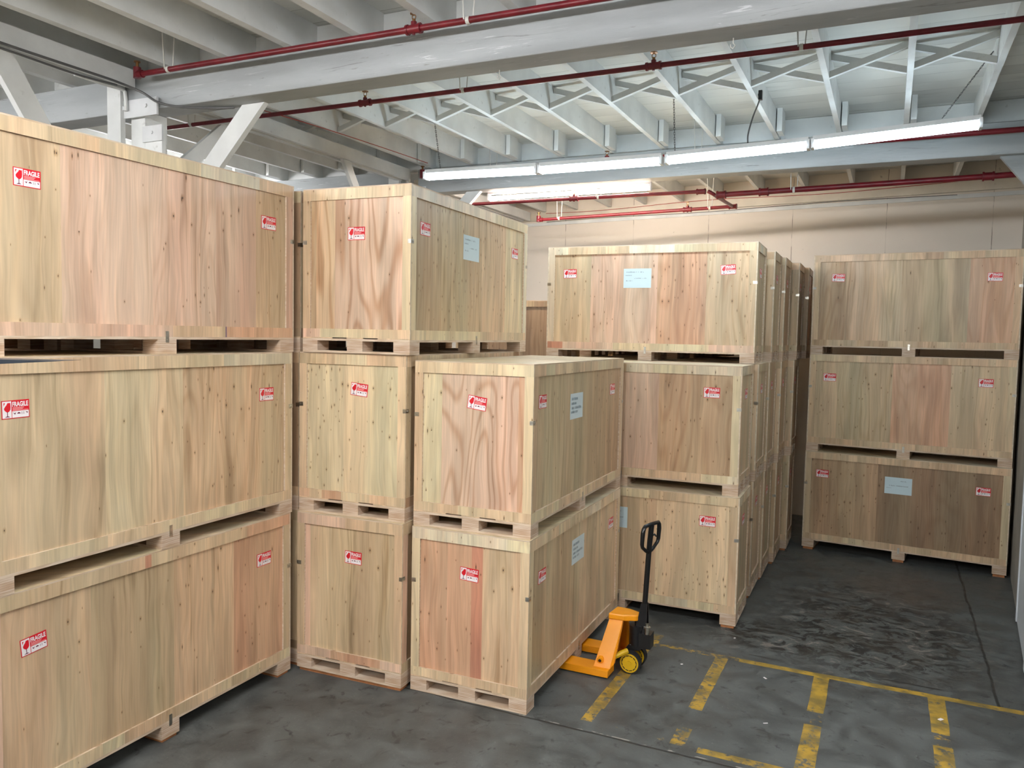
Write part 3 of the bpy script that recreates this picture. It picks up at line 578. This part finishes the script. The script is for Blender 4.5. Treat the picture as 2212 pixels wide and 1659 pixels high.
# crossed bridging
xs = [.63]+s2[:11]
for i in range(len(xs)-1):
    aR, aL = xs[i], xs[i+1]+JT; b = 6.92
    r = empty('cross_bridging', 'crossed white bridging sticks between joists over the lit tubes, %s pair from the right' % ordn(i), 'brace', W((aL+aR)/2, b, ZJ), BROT, 'crossed bridging sticks'); w = (aR-aL)/2-.002
    for s, bo in ((1, -.045), (-1, .045)):
        z = [.02, .185] if s > 0 else [.185, .02]
        MB().prism([(-w, bo-.02, z[0]-.02), (w, bo-.02, z[1]-.02), (w, bo-.02, z[1]+.03), (-w, bo-.02, z[0]+.03)], (0, .04, 0)).build('stick', PAINT, r)
# far-bay bridging bit
# girder along the post line, with conduits
def girder(b0, b1, nm):
    r = empty('ceiling_girder', 'white girder running back above the posts, %s' % nm, 'beam', W(-5.66, (b0+b1)/2, 4.42), BROT, 'girders along the post line'); h = (b1-b0)/2
    MB().box(-.09, -.04, -h, h, .0, .14).build('side_board', PAINT, r); MB().box(.03, .08, -h, h, .0, .14).build('side_board', PAINT, r); MB().box(-.04, .03, -h, h, .06, .14).build('core_board', PAINT, r)
girder(.7, 4.62, 'nearest bay'); girder(4.92, 8.7, 'middle bay'); girder(8.98, 12.45, 'last bay before the wall')
# posts
def post(b, nm, aoff=0):
    r = empty('timber_post', nm, 'post', W(-5.66+aoff, b, 0), BROT, 'white timber posts')
    MB().box(-.03, .13, -.11, .11, 0, 4.246).build('core_timber', PAINT, r, bevel=.004); MB().box(.14, .33, -.12, -.08, 0, 4.11).build('cover_board', PAINT, r, bevel=.004)
    MB().box(-.21, -.055, -.19, -.145, 0, 4.50).build('side_board', PAINT, r)
    MB().box(.13, .35, -.138, -.122, 3.99, 4.115).build('top_plate', WHITEM, r)
    cap = MB().box(-.09, .32, -.160, -.142, 4.19, 4.33).build('cap_plate', WHITEM, r)
    for x in (-.05, .20): MB().cyl((x, -.172, 4.27), (x, -.160, 4.27), .018, n=6).build('bolt', WHITEM, cap)
    MB().cyl((.24, -.148, 4.06), (.24, -.138, 4.06), .014, n=6).build('bolt', WHITEM, r)
post(4.78, 'white boxed timber post rising behind the far left stack, under the near beam')
post(8.84, 'white timber post under the far beam behind the centre left stack')
def stick(label, p, q, wdir, w, t, name='knee_brace', group='white diagonal braces', mat=None):
    """a plank from p to q; wdir = width direction hint"""
    p = Vector(p); q = Vector(q); d = (q-p); L = d.length; d.normalize(); wd = (Vector(wdir)-d*d.dot(Vector(wdir))).normalized(); n = d.cross(wd)
    T = Matrix((d, wd, n)).transposed().to_4x4(); T.translation = p
    o = MB().box(0, L, -w/2, w/2, -t/2, t/2).build(name, mat or PAINT); o.matrix_world = T; return tag(o, label, 'brace', group)
def brace(label, plane, poly, c, t, mat=None):
    # level-cut plank: 'a' = lies in an a-z plane at depth c, 'b' = lies in a b-z plane at c
    m0 = sum(p[0] for p in poly)/len(poly); zb = min(p[1] for p in poly)
    if plane == 'a': mb = MB().prism([(p[0]-m0, -t/2, p[1]-zb) for p in poly], (0, t, 0)); loc = W(m0, c, zb)
    else: mb = MB().prism([(-t/2, p[0]-m0, p[1]-zb) for p in poly], (t, 0, 0)); loc = W(c, m0, zb)
    return tag(mb.build('knee_brace', mat or PAINT, loc=loc, rot=(0, 0, BROT)), label, 'brace', 'white diagonal braces')
brace('white plank brace from the near beam down to the boxed post, frontmost', 'a', [(-4.655, 4.248), (-4.43, 4.248), (-5.52, 3.16), (-5.52, 3.385)], 4.86, .05)
brace('white brace running back from the boxed post up to the girder, behind the front brace', 'b', [(5.60, 4.375), (5.80, 4.375), (4.90, 3.58), (4.90, 3.76)], -5.66, .045)
brace('white diagonal plank at the top left corner above the far left stack', 'b', [(3.40, 4.41), (3.60, 4.41), (4.55, 2.95), (4.35, 2.95)], -5.60, .05)
brace('thin white brace above the centre left stack, leaning to the far post', 'b', [(7.33, 4.41), (7.46, 4.41), (8.72, 2.6), (8.60, 2.6)], -5.60, .045)
brace('blue-lit knee brace under the far beam behind the topmost centre left crate', 'a', [(-4.82, 4.254), (-4.63, 4.254), (-5.40, 3.50), (-5.52, 3.55)], 8.84, .06)
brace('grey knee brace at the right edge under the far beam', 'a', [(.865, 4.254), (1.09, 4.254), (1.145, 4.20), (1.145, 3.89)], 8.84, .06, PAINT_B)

# ------------------------------------------------------------------ sprinkler pipes
def pipe(label, a0, a1, b, z0, z1, r, heads=(), hangers=(), couplings=(), endl=False, zup=4.79, bup=0.0):
    e = empty('sprinkler_pipe', label, 'pipe', W((a0+a1)/2, b, (z0+z1)/2), BROT, 'red sprinkler pipes'); c = (a0+a1)/2; zc = (z0+z1)/2
    Z = lambda a: z0+(z1-z0)*(a-a0)/(a1-a0)-zc
    MB().cyl((a0-c, 0, Z(a0)), (a1-c, 0, Z(a1)), r, n=18).build('pipe_run', RED, e, smooth=True)
    for a in heads:
        x = a-c; z = Z(a)
        s = MB().cyl((x-.05, 0, z), (x+.05, 0, z), r*1.35, n=16).cyl((x-.055, 0, z), (x-.04, 0, z), r*1.6, n=16).cyl((x+.04, 0, z), (x+.055, 0, z), r*1.6, n=16).cyl((x, 0, z), (x, 0, z+r*2.2), r*.95, n=14).cyl((x, 0, z-r*1.7), (x, 0, z), r*.5, n=10).build('tee_fitting', RED, e, smooth=True)
        MB().cyl((x, 0, z+r*2.2), (x, 0, z+r*2.2+.018), .011, n=10).tube([(x-.012, 0, z+r*2.2+.018), (x-.014, 0, z+r*2.2+.035), (x, 0, z+r*2.2+.05)], .003, 6).tube([(x+.012, 0, z+r*2.2+.018), (x+.014, 0, z+r*2.2+.035), (x, 0, z+r*2.2+.05)], .003, 6).cyl((x, 0, z+r*2.2+.048), (x, 0, z+r*2.2+.053), .026, n=14).build('sprinkler_head', BRASS, s, smooth=True)
    for a in couplings:
        x = a-c; MB().cyl((x-.045, 0, Z(a)), (x+.045, 0, Z(a)), r*1.35, n=16).cyl((x-.05, 0, Z(a)), (x-.035, 0, Z(a)), r*1.6, n=16).cyl((x+.035, 0, Z(a)), (x+.05, 0, Z(a)), r*1.6, n=16).build('coupling', RED, e, smooth=True)
    for a in hangers:
        x = a-c; z = Z(a); mb = MB().cyl((x-.012, 0, z), (x+.012, 0, z), r*1.18, n=16)
        for s in (-1, 1): mb.tube([(x+s*r, s*r, z), (x+s*.045, s*.02, zup-zc)], .0045, 6)
        mb.build('pipe_hanger', [HANG], e, smooth=True)
    if endl:
        MB().cyl((a0-c-.01, 0, Z(a0)-r*1.3), (a0-c-.01, 0, Z(a0)+r*2.6), r*1.4, n=16).cyl((a0-c-.01, 0, Z(a0)), (a0-c+.05, 0, Z(a0)), r*1.4, n=16).build('elbow', RED, e, smooth=True)
        MB().cyl((a0-c-.01, 0, Z(a0)+r*2.6), (a0-c-.01, 0, Z(a0)+r*2.6+.04), .012, n=10).cyl((a0-c-.01, 0, Z(a0)+r*2.6+.04), (a0-c-.01, 0, Z(a0)+r*2.6+.046), .026, n=12).build('sprinkler_head', BRASS, e, smooth=True)
    return e
pipe('red sprinkler pipe along the face of the near beam at the top of the photo', -5.40, 4.0, 4.50, 4.470, 4.425, .021, heads=(-2.87,), hangers=(-5.07, -2.47), endl=True)
pipe('dark red sprinkler pipe crossing the middle bay below the near beam', -6.4, 4.0, 5.585, 4.40, 4.395, .0185, heads=(-4.03, -1.58), hangers=(-6.0, -3.10, -.60))
pipe('red sprinkler pipe behind the row of lit tubes, along the far beam', -5.26, 4.0, 8.50, 4.425, 4.415, .026, heads=(-2.9,), hangers=(-4.3, -1.9), endl=True)
pipe('thin red sprinkler pipe before the cream wall, left of the pipe joint', -6.2, -1.930, 9.1, 4.153, 4.141, .021, heads=(-3.507,), hangers=(-3.2,), couplings=(-1.985,))
pipe('thick red sprinkler pipe before the cream wall, right of the pipe joint', -1.80, 1.13, 9.1, 4.092, 4.132, .029, heads=(), hangers=(-.995,), couplings=(-1.76, -1.305, .801))
o = MB().tube([W(-1.908, 9.1, 4.141), W(-1.872, 9.1, 4.12), W(-1.845, 9.12, 4.105), W(-1.848, 9.16, 4.105), W(-1.872, 10.40, 4.172)], .021, 14).build('pipe_link', RED, smooth=True); tag(o, 'short red pipe joining the two wall side sprinkler pipes', 'pipe', 'red sprinkler pipes')
pipe('short red sprinkler pipe nearest the cream wall, below the others', -4.544, -1.85, 10.45, 4.121, 4.175, .0215, heads=(-2.448,), hangers=(-4.242, -2.162), couplings=(-1.87,), endl=True)

# ------------------------------------------------------------------ lamps
segs = [(-4.45, -3.19, 4.120, 4.098), (-3.155, -1.95, 4.097, 4.096), (-1.90, -.690, 4.100, 4.133), (-.655, .567, 4.137, 4.193)]
nmL = ['leftmost of the four in the hanging row', 'second from the left in the hanging row', 'second from the right in the hanging row', 'rightmost of the four in the hanging row']
for (a0, a1, z0, z1), nm in zip(segs, nmL):
    r = empty('tube_light', 'lit white fluorescent strip, '+nm, 'ceiling light', W((a0+a1)/2, 7.25, (z0+z1)/2), BROT, 'hanging fluorescent strips'); h = (a1-a0)/2; dz = (z1-z0)/2
    sh = Matrix(((1, 0, 0, 0), (0, 1, 0, 0), (dz/h, 0, 1, 0), (0, 0, 0, 1)))
    MB().prism([(-h, -.03, .075), (-h, -.045, .035), (-h, .045, .035), (-h, .03, .075)], (2*h, 0, 0), 0, sh).build('housing', WHITEM, r)
    for s in (-1, 1): MB().cyl(sh @ Vector((-h+.02, s*.035, 0)), sh @ Vector((h-.02, s*.035, 0)), .024, n=16).build('lamp_tube', COOL, r, smooth=True)
    for s in (-1, 1): MB().box(s*h-.012, s*h+.012, -.05, .05, -.028, .05, 0, sh).build('end_socket', WHITEM, r)
rb = empty('tube_light', 'lit warm fluorescent tube near the cream wall, behind the far beam', 'ceiling light', W(-3.673, 9.25, 4.24), BROT)
MB().cyl((-1.05, 0, -.004), (1.05, 0, .004), .026, n=16).build('lamp_tube', WARM, rb, smooth=True); MB().box(-1.07, 1.07, -.022, .022, .045, .085).build('housing', WHITEM, rb)
for s in (-1, 1): MB().box(s*1.06-.012, s*1.06+.012, -.03, .03, -.03, .05).build('end_socket', WHITEM, rb)
MB().tube([(-.9, 0, .085), (-.9, 0, .545)], .004, 6).tube([(.9, 0, .085), (.9, 0, .545)], .004, 6).build('hanger_rod', HANG, rb)
def chain(label, p, q, slack=0.0):
    p = Vector(p); q = Vector(q); n = int((q-p).length/.022); mb = MB()
    for k in range(n):
        a = p.lerp(q, k/n); b = p.lerp(q, (k+1.25)/n); o = Vector((.005, 0, 0)) if k % 2 else Vector((0, .005, 0))
        mb.tube([a+o, b+o], .0022, 5).tube([a-o, b-o], .0022, 5)
    tag(mb.build('light_chain', WIRE), label, 'chain', 'chains holding the tube lights')
chain('chain holding the left end of the hanging tube row', W(-4.28, 7.25, 4.19), W(-4.36, 7.25, 4.70))
chain('chain holding the middle of the hanging tube row', W(-1.83, 7.25, 4.17), W(-1.86, 7.25, 4.75))
chain('slanting chain at the right end of the hanging tube row', W(.30, 7.25, 4.27), W(.60, 6.98, 4.66))
def cable(label, pts, r=.006, mat=WIRE, name='cable'):
    # smooth through points
    P = [Vector(p) for p in pts]; out = []
    for i in range(len(P)-1):
        p0 = P[max(i-1, 0)]; p1 = P[i]; p2 = P[i+1]; p3 = P[min(i+2, len(P)-1)]
        for k in range(8):
            t = k/8; out.append(.5*((2*p1)+(p2-p0)*t+(2*p0-5*p1+4*p2-p3)*t*t+(3*p1-p0-3*p2+p3)*t**3))
    out.append(P[-1]); return tag(MB().tube(out, r, 8, 0).build(name, mat, smooth=True), label, 'cable')
cable('dark cable dropping from a joist to the hanging tube row', [W(-1.13, 7.25, 4.62), W(-1.10, 7.22, 4.56), W(-1.155, 7.25, 4.42), W(-1.19, 7.25, 4.28), W(-1.19, 7.25, 4.20)], .007)
o = bbox('hook_bracket', -1.075, -1.045, 6.98, 7.02, 4.49, 4.565, BLACK); tag(o, 'small black bracket under a joist beside the dropping cable', 'bracket')
cable('grey conduit cable hanging along the girder and looping under the near beam', [W(-5.52, 2.6, 4.41), W(-5.52, 3.55, 4.40), W(-5.50, 4.2, 4.395), W(-5.55, 4.45, 4.41), W(-5.45, 4.575, 4.36), W(-5.29, 4.59, 4.27), W(-5.12, 4.65, 4.232), W(-4.9, 4.78, 4.234), W(-4.74, 4.84, 4.238)], .010)
cable('second grey cable lying along the girder at top left', [W(-5.562, 2.6, 4.385), W(-5.562, 3.5, 4.38), W(-5.562, 4.1, 4.37), W(-5.58, 4.45, 4.395)], .008)
cable('pale conduit bending down onto the side of the boxed post', [W(-5.66, 4.15, 4.40), W(-5.68, 4.40, 4.405), W(-5.69, 4.59, 4.41), W(-5.665, 4.598, 4.36), W(-5.66, 4.598, 4.24)], .014, PAINT, 'conduit')
cable('thin red wire along the girder beyond the near beam', [W(-5.54, 5.2, 4.55), W(-5.30, 6.4, 4.545), W(-5.20, 7.6, 4.55), W(-5.2, 8.5, 4.57)], .004, REDWIRE, 'wire')
for k, (z, dz) in enumerate(((4.535, -.018), (4.395, .012))):
    pts = [W(-5.3+.75*j, 12.15-.13*(-5.3+.75*j+2.4)-(.062 if k == 0 else .028), z+dz*math.sin(j*1.3)) for j in range(9)]
    cable('thin %s wire strung along the top of the cream wall' % ('red' if k == 0 else 'brown'), pts, .004, REDWIRE if k == 0 else WIRE, 'wire')
# hooks under the near beam
for i, a in enumerate((-2.42, -.9)):
    p = W(a, 4.85, 4.25); pts = [p, p+Vector((0, 0, -.03)), p+E1*.012+Vector((0, 0, -.045)), p+Vector((0, 0, -.06)), p-E1*.014+Vector((0, 0, -.05)), p-E1*.016+Vector((0, 0, -.035))]
    tag(MB().tube(pts, .0035, 6).build('ceiling_hook', HANG, smooth=True), 'small wire hook under the near beam, %s one' % ('left' if i == 0 else 'right'), 'hook', 'wire hooks')

# ------------------------------------------------------------------ pallet jack (x towards the handle, y away from the camera, origin on the floor)
jk = empty('pallet_jack', 'orange-yellow hand pallet jack with black handle, forks under the middle crates', 'pallet jack', W(-1.70, 5.72, 0), BROT)
A = lambda a: a+1.70
for y0 in (-.27, .12):
    xe = A(-2.85); x1 = A(-1.75)
    f = MB().box(xe, x1, y0, y0+.15, .046, .062).box(xe+.1, x1, y0, y0+.012, .010, .046).box(xe+.1, x1, y0+.138, y0+.15, .010, .046).box(x1-.008, x1, y0+.012, y0+.138, .012, .046).build('fork', YEL, jk, bevel=.002)
    MB().cyl((xe+.16, y0+.03, .038), (xe+.16, y0+.12, .038), .034, n=20).build('load_roller', RUB, f, smooth=True)
for s in (-1, 1):
    # each cheek leans inwards from its fork to the narrow yoke
    yb, yt = s*.225, s*.075; w = s*.03; mb = MB()
    q = [(A(-1.868), yb, .062), (A(-1.755), yb, .062), (A(-1.728), yb*.96, .10), (A(-1.712), yt, .385), (A(-1.803), yt, .385)]
    qi = [(x, y-w, z) for x, y, z in q]; n = len(q); i0 = len(mb.v)
    mb.v += q+qi; F = [tuple(range(n)), tuple(reversed(range(n, 2*n)))]+[(k, (k+1) % n, n+(k+1) % n, n+k) for k in range(n)]
    for fc in F: mb.f.append(tuple(i0+k for k in fc)); mb.m.append(0); mb.c.append((.5, .4, .3, 1)); mb.p.append((0, 0, 0, 0))
    c = mb.build('side_cheek', YEL, jk, bevel=.006)
    MB().cyl((A(-1.828), s*.19, .116), (A(-1.828), s*.222, .110), .024, n=18).build('pivot_collar', YEL, c, smooth=True)
    MB().cyl((A(-1.828), s*.222, .110), (A(-1.828), s*.226, .109), .012, n=12).build('pivot_hole', SHADE, c, smooth=True)  # dark disc, coloured as the shade inside the bolt hole
bm = MB(); V8 = [(A(-1.85), -.19, .062), (A(-1.80), -.19, .062), (A(-1.80), .19, .062), (A(-1.85), .19, .062), (A(-1.79), -.055, .385), (A(-1.765), -.055, .385), (A(-1.765), .055, .385), (A(-1.79), .055, .385)]
for fc in ((3, 2, 1, 0), (4, 5, 6, 7), (0, 1, 5, 4), (1, 2, 6, 5), (2, 3, 7, 6), (3, 0, 4, 7)): bm.quad([V8[k] for k in fc])
bm.build('bulkhead_plate', YEL, jk)
MB().prism([(A(-1.815), -.09, .385), (A(-1.695), -.085, .385), (A(-1.61), -.045, .385), (A(-1.60), -.03, .385), (A(-1.60), .03, .385), (A(-1.61), .045, .385), (A(-1.695), .085, .385), (A(-1.80), .09, .385)], (0, 0, .045)).build('top_yoke', YEL, jk, bevel=.012)
pu = MB().cyl((A(-1.615), 0, .20), (A(-1.615), 0, .345), .058, n=22).box(A(-1.60), A(-1.50), -.05, .05, .19, .30).cyl((A(-1.615), 0, .345), (A(-1.615), 0, .385), .02, n=14).build('hydraulic_pump', BLACK, jk, smooth=True)
MB().cyl((A(-1.53), -.035, .30), (A(-1.53), -.035, .345), .018, n=14).cyl((A(-1.53), -.035, .345), (A(-1.53), -.035, .355), .026, n=14).cyl((A(-1.53), -.035, .355), (A(-1.53), -.035, .38), .012, n=12).build('pump_piston', STEEL, pu, smooth=True)
MB().prism([(A(-1.70), -.05, .155), (A(-1.58), -.05, .165), (A(-1.55), -.05, .20), (A(-1.66), -.05, .205)], (0, .10, 0)).build('axle_bracket', BLACK, jk, bevel=.004)
MB().tube([(A(-1.76), -.17, .12), (A(-1.69), -.13, .16), (A(-1.655), -.10, .175)], .020, 8).build('push_rod', YEL2, jk, smooth=True)
for yc in (-.075, .075):
    x = A(-1.64); rr = .082
    w = MB().cyl((x, yc-.026, rr), (x, yc+.026, rr), rr, n=40).build('steer_wheel', RUB, jk, smooth=True)
    hub = MB().cyl((x, yc-.030, rr), (x, yc+.030, rr), rr*.86, n=36).cyl((x, yc-.038, rr), (x, yc+.038, rr), .018, n=18).build('wheel_hub', YEL2, w, smooth=True)
    mb = MB()
    for k in range(12):
        t = 2*math.pi*(k+.5)/12; T = Matrix.Translation((x, yc, rr)) @ Matrix.Rotation(t, 4, 'Y'); mb.box(-.012, .012, -.0312, .0312, .052, .058, 0, T)
    mb.build('hub_slot', BLACK, hub)
hd = MB(); hx = A(-1.565)
hd.prism([(hx-.055, -.035, .30), (hx+.03, -.035, .30), (hx+.028, -.03, .42), (hx+.024, -.025, .52), (hx-.02, -.025, .52)], (0, .01, 0)).prism([(hx-.055, .025, .30), (hx+.03, .025, .30), (hx+.024, .015, .52), (hx-.02, .015, .52)], (0, .01, 0))
hd.cyl((hx-.015, -.045, .335), (hx-.015, .045, .335), .016, n=14)
hd.tube([(hx+.0, 0, .45), (hx+.022, 0, .93), (hx+.036, 0, 1.118)], .020, 16)
hp = [(hx+.022, 0, .905), (hx+.025, -.05, .925), (hx+.028, -.112, .965), (hx+.030, -.122, .99), (hx+.034, -.122, 1.07), (hx+.036, -.115, 1.10), (hx+.038, -.10, 1.118), (hx+.038, 0, 1.122), (hx+.038, .10, 1.118), (hx+.036, .115, 1.10), (hx+.034, .122, 1.07), (hx+.030, .122, .99), (hx+.028, .112, .965), (hx+.025, .05, .925), (hx+.022, 0, .905)]
ho = hd.build('handle_shaft', BLACK, jk, smooth=True)
cp = math.cos(.24); sp_ = math.sin(.24); hp = [(hx+.02+(x-hx-.02)*cp+y*sp_, y*cp, z) for x, y, z in hp]
MB().tube(hp, [.013]*3+[.015, .017, .016, .014, .014, .014, .016, .017, .015]+[.013]*3, 12).build('handle_loop', BLACK, ho, smooth=True)
MB().tube([(hx+.03, .02, 1.03), (hx+.05, .045, 1.035), (hx+.052, .075, 1.015)], .007, 8).build('release_lever', BLACK, ho, smooth=True)

# ------------------------------------------------------------------ fork of a lift truck reaching in from the left edge
FP = Vector((-1.475, 2.70, 2.388))
fk = empty('lift_truck_fork', 'dark steel fork tip poking in at the left edge before the far left stack', 'fork', FP, math.radians(2))
mb = MB(); prof = [(0, -.004, -.003), (-.04, -.005, -.007), (-.27, -.004, -.022), (-.70, -.004, -.038), (-1.15, -.004, -.042)]
ws = [.030, .048, .058, .06, .06]
for k in range(len(prof)-1):
    (x0, t0, b0), (x1, t1, b1) = prof[k], prof[k+1]; w0, w1 = ws[k], ws[k+1]
    q = lambda x, y, z: (x, y, z)
    mb.quad([q(x0, -w0, t0), q(x1, -w1, t1), q(x1, -w1, b1), q(x0, -w0, b0)]); mb.quad([q(x0, w0, b0), q(x1, w1, b1), q(x1, w1, t1), q(x0, w0, t0)])
    mb.quad([q(x0, -w0, t0), q(x0, w0, t0), q(x1, w1, t1), q(x1, -w1, t1)]); mb.quad([q(x0, -w0, b0), q(x1, -w1, b1), q(x1, w1, b1), q(x0, w0, b0)])
mb.quad([(0, -.03, -.003), (0, -.03, -.004), (0, .03, -.004), (0, .03, -.003)])
mb.build('fork_blade', FORK, fk); MB().box(-1.20, -1.15, -.06, .06, -.042, .55).build('fork_shank', FORK, fk)
MB().box(-1.26, -1.20, -.05, .70, .40, .50).box(-1.26, -1.20, -.05, .70, .05, .14).build('carriage_bar', BLACK, fk)
for y in (.05, .55): MB().box(-1.36, -1.26, y, y+.08, -2.388, 1.0).build('mast_rail', BLACK, fk)

# ------------------------------------------------------------------ litter on the floor
for (a, b, w, h, rz, lab) in ((.42, 5.90, .035, .022, .5, 'white paper scrap on the yellow stripe at lower right'), (-1.33, 5.98, .018, .010, .2, 'tiny white scrap on the floor right of the pallet jack wheel'),
                              (-.72, 6.02, .030, .012, 1.9, 'pale sliver on the floor beyond the second yellow stripe'), (-.62, 5.30, .030, .006, .1, 'thin white splinter on the floor between the yellow stripes'),
                              (-1.06, 6.72, .016, .012, .8, 'white chip on the floor before the front crate of the receding row')):
    p = W(a, b, .0005); o = MB().box(-w/2, w/2, -h/2, h/2, 0, .003).build('paper_scrap', S_WHITE, loc=p, rot=(0, 0, rz)); tag(o, lab, 'scrap')

# ------------------------------------------------------------------ light
def area(name, a, b, z, sa, sb, power, col):
    l = bpy.data.lights.new(name, 'AREA'); l.shape = 'RECTANGLE'; l.size = sa; l.size_y = sb; l.energy = power; l.color = col
    o = bpy.data.objects.new(name, l); C.objects.link(o); o.location = W(a, b, z); o.rotation_euler = (0, 0, BROT); return o
def added_strip(label, a, b, mat, L=1.2):  # strips out of view, added as fill for crates and ceiling
    r = empty('tube_light', label, 'ceiling light', W(a, b, 4.16), BROT, 'added strip lights outside the photo'); h = L/2
    MB().prism([(-h, -.03, .075), (-h, -.045, .035), (-h, .045, .035), (-h, .03, .075)], (2*h, 0, 0)).build('housing', WHITEM, r)
    for s in (-1, 1): MB().cyl((-h+.02, s*.035, 0), (h-.02, s*.035, 0), .024, n=16).build('lamp_tube', mat, r, smooth=True)
    MB().tube([(-h*.8, 0, .07), (-h*.8, 0, .38)], .004, 6).tube([(h*.8, 0, .07), (h*.8, 0, .38)], .004, 6).build('hanger_rod', HANG, r)
for i in range(2): added_strip('unseen lit fluorescent strip over the place the photo is taken from', -2.6+1.25*i, 1.5, NEAR)
for i in range(2): added_strip('added fluorescent fill strip left of the place the photo is taken from', -6.9+1.25*i, .05, NEAR2)  # extra strong, added to brighten the joists at upper left
for i in range(4): added_strip('added fluorescent fill strip behind the place the photo is taken from', -4.6+1.25*i, -2.6, NEAR)
for i in range(3): added_strip('added fluorescent fill strip to the right of the photo frame', 2.2+1.25*i, 2.2, NEAR)  # added to brighten the crate sides that face right
for i in range(2): added_strip('added fluorescent fill strip far to the left', -9.5+1.25*i, 7.2, NEAR)
for i in range(2): added_strip('added fluorescent fill strip far to the left, near bay', -9.5+1.25*i, 1.15, NEAR)
w = bpy.data.worlds.new('world'); bpy.context.scene.world = w; w.use_nodes = True
w.node_tree.nodes['Background'].inputs[0].default_value = (.75, .8, .9, 1); w.node_tree.nodes['Background'].inputs[1].default_value = .3

# ------------------------------------------------------------------ camera
cd = bpy.data.cameras.new('camera'); cam = bpy.data.objects.new('camera', cd); C.objects.link(cam)
cd.sensor_width = 36; cd.lens = 1723.66/2212*36; cd.clip_start = .05
cam.matrix_world = Matrix.Translation((0, 0, 2.5)) @ Matrix.Rotation(math.pi/2-.0621, 4, 'X') @ Matrix.Rotation(.0196, 4, 'Z')
sc = bpy.context.scene; sc.camera = cam
vs = sc.view_settings; vs.view_transform = 'Standard'; vs.look = 'None'; vs.gamma = 1; vs.use_curve_mapping = False; vs.exposure = 0.64
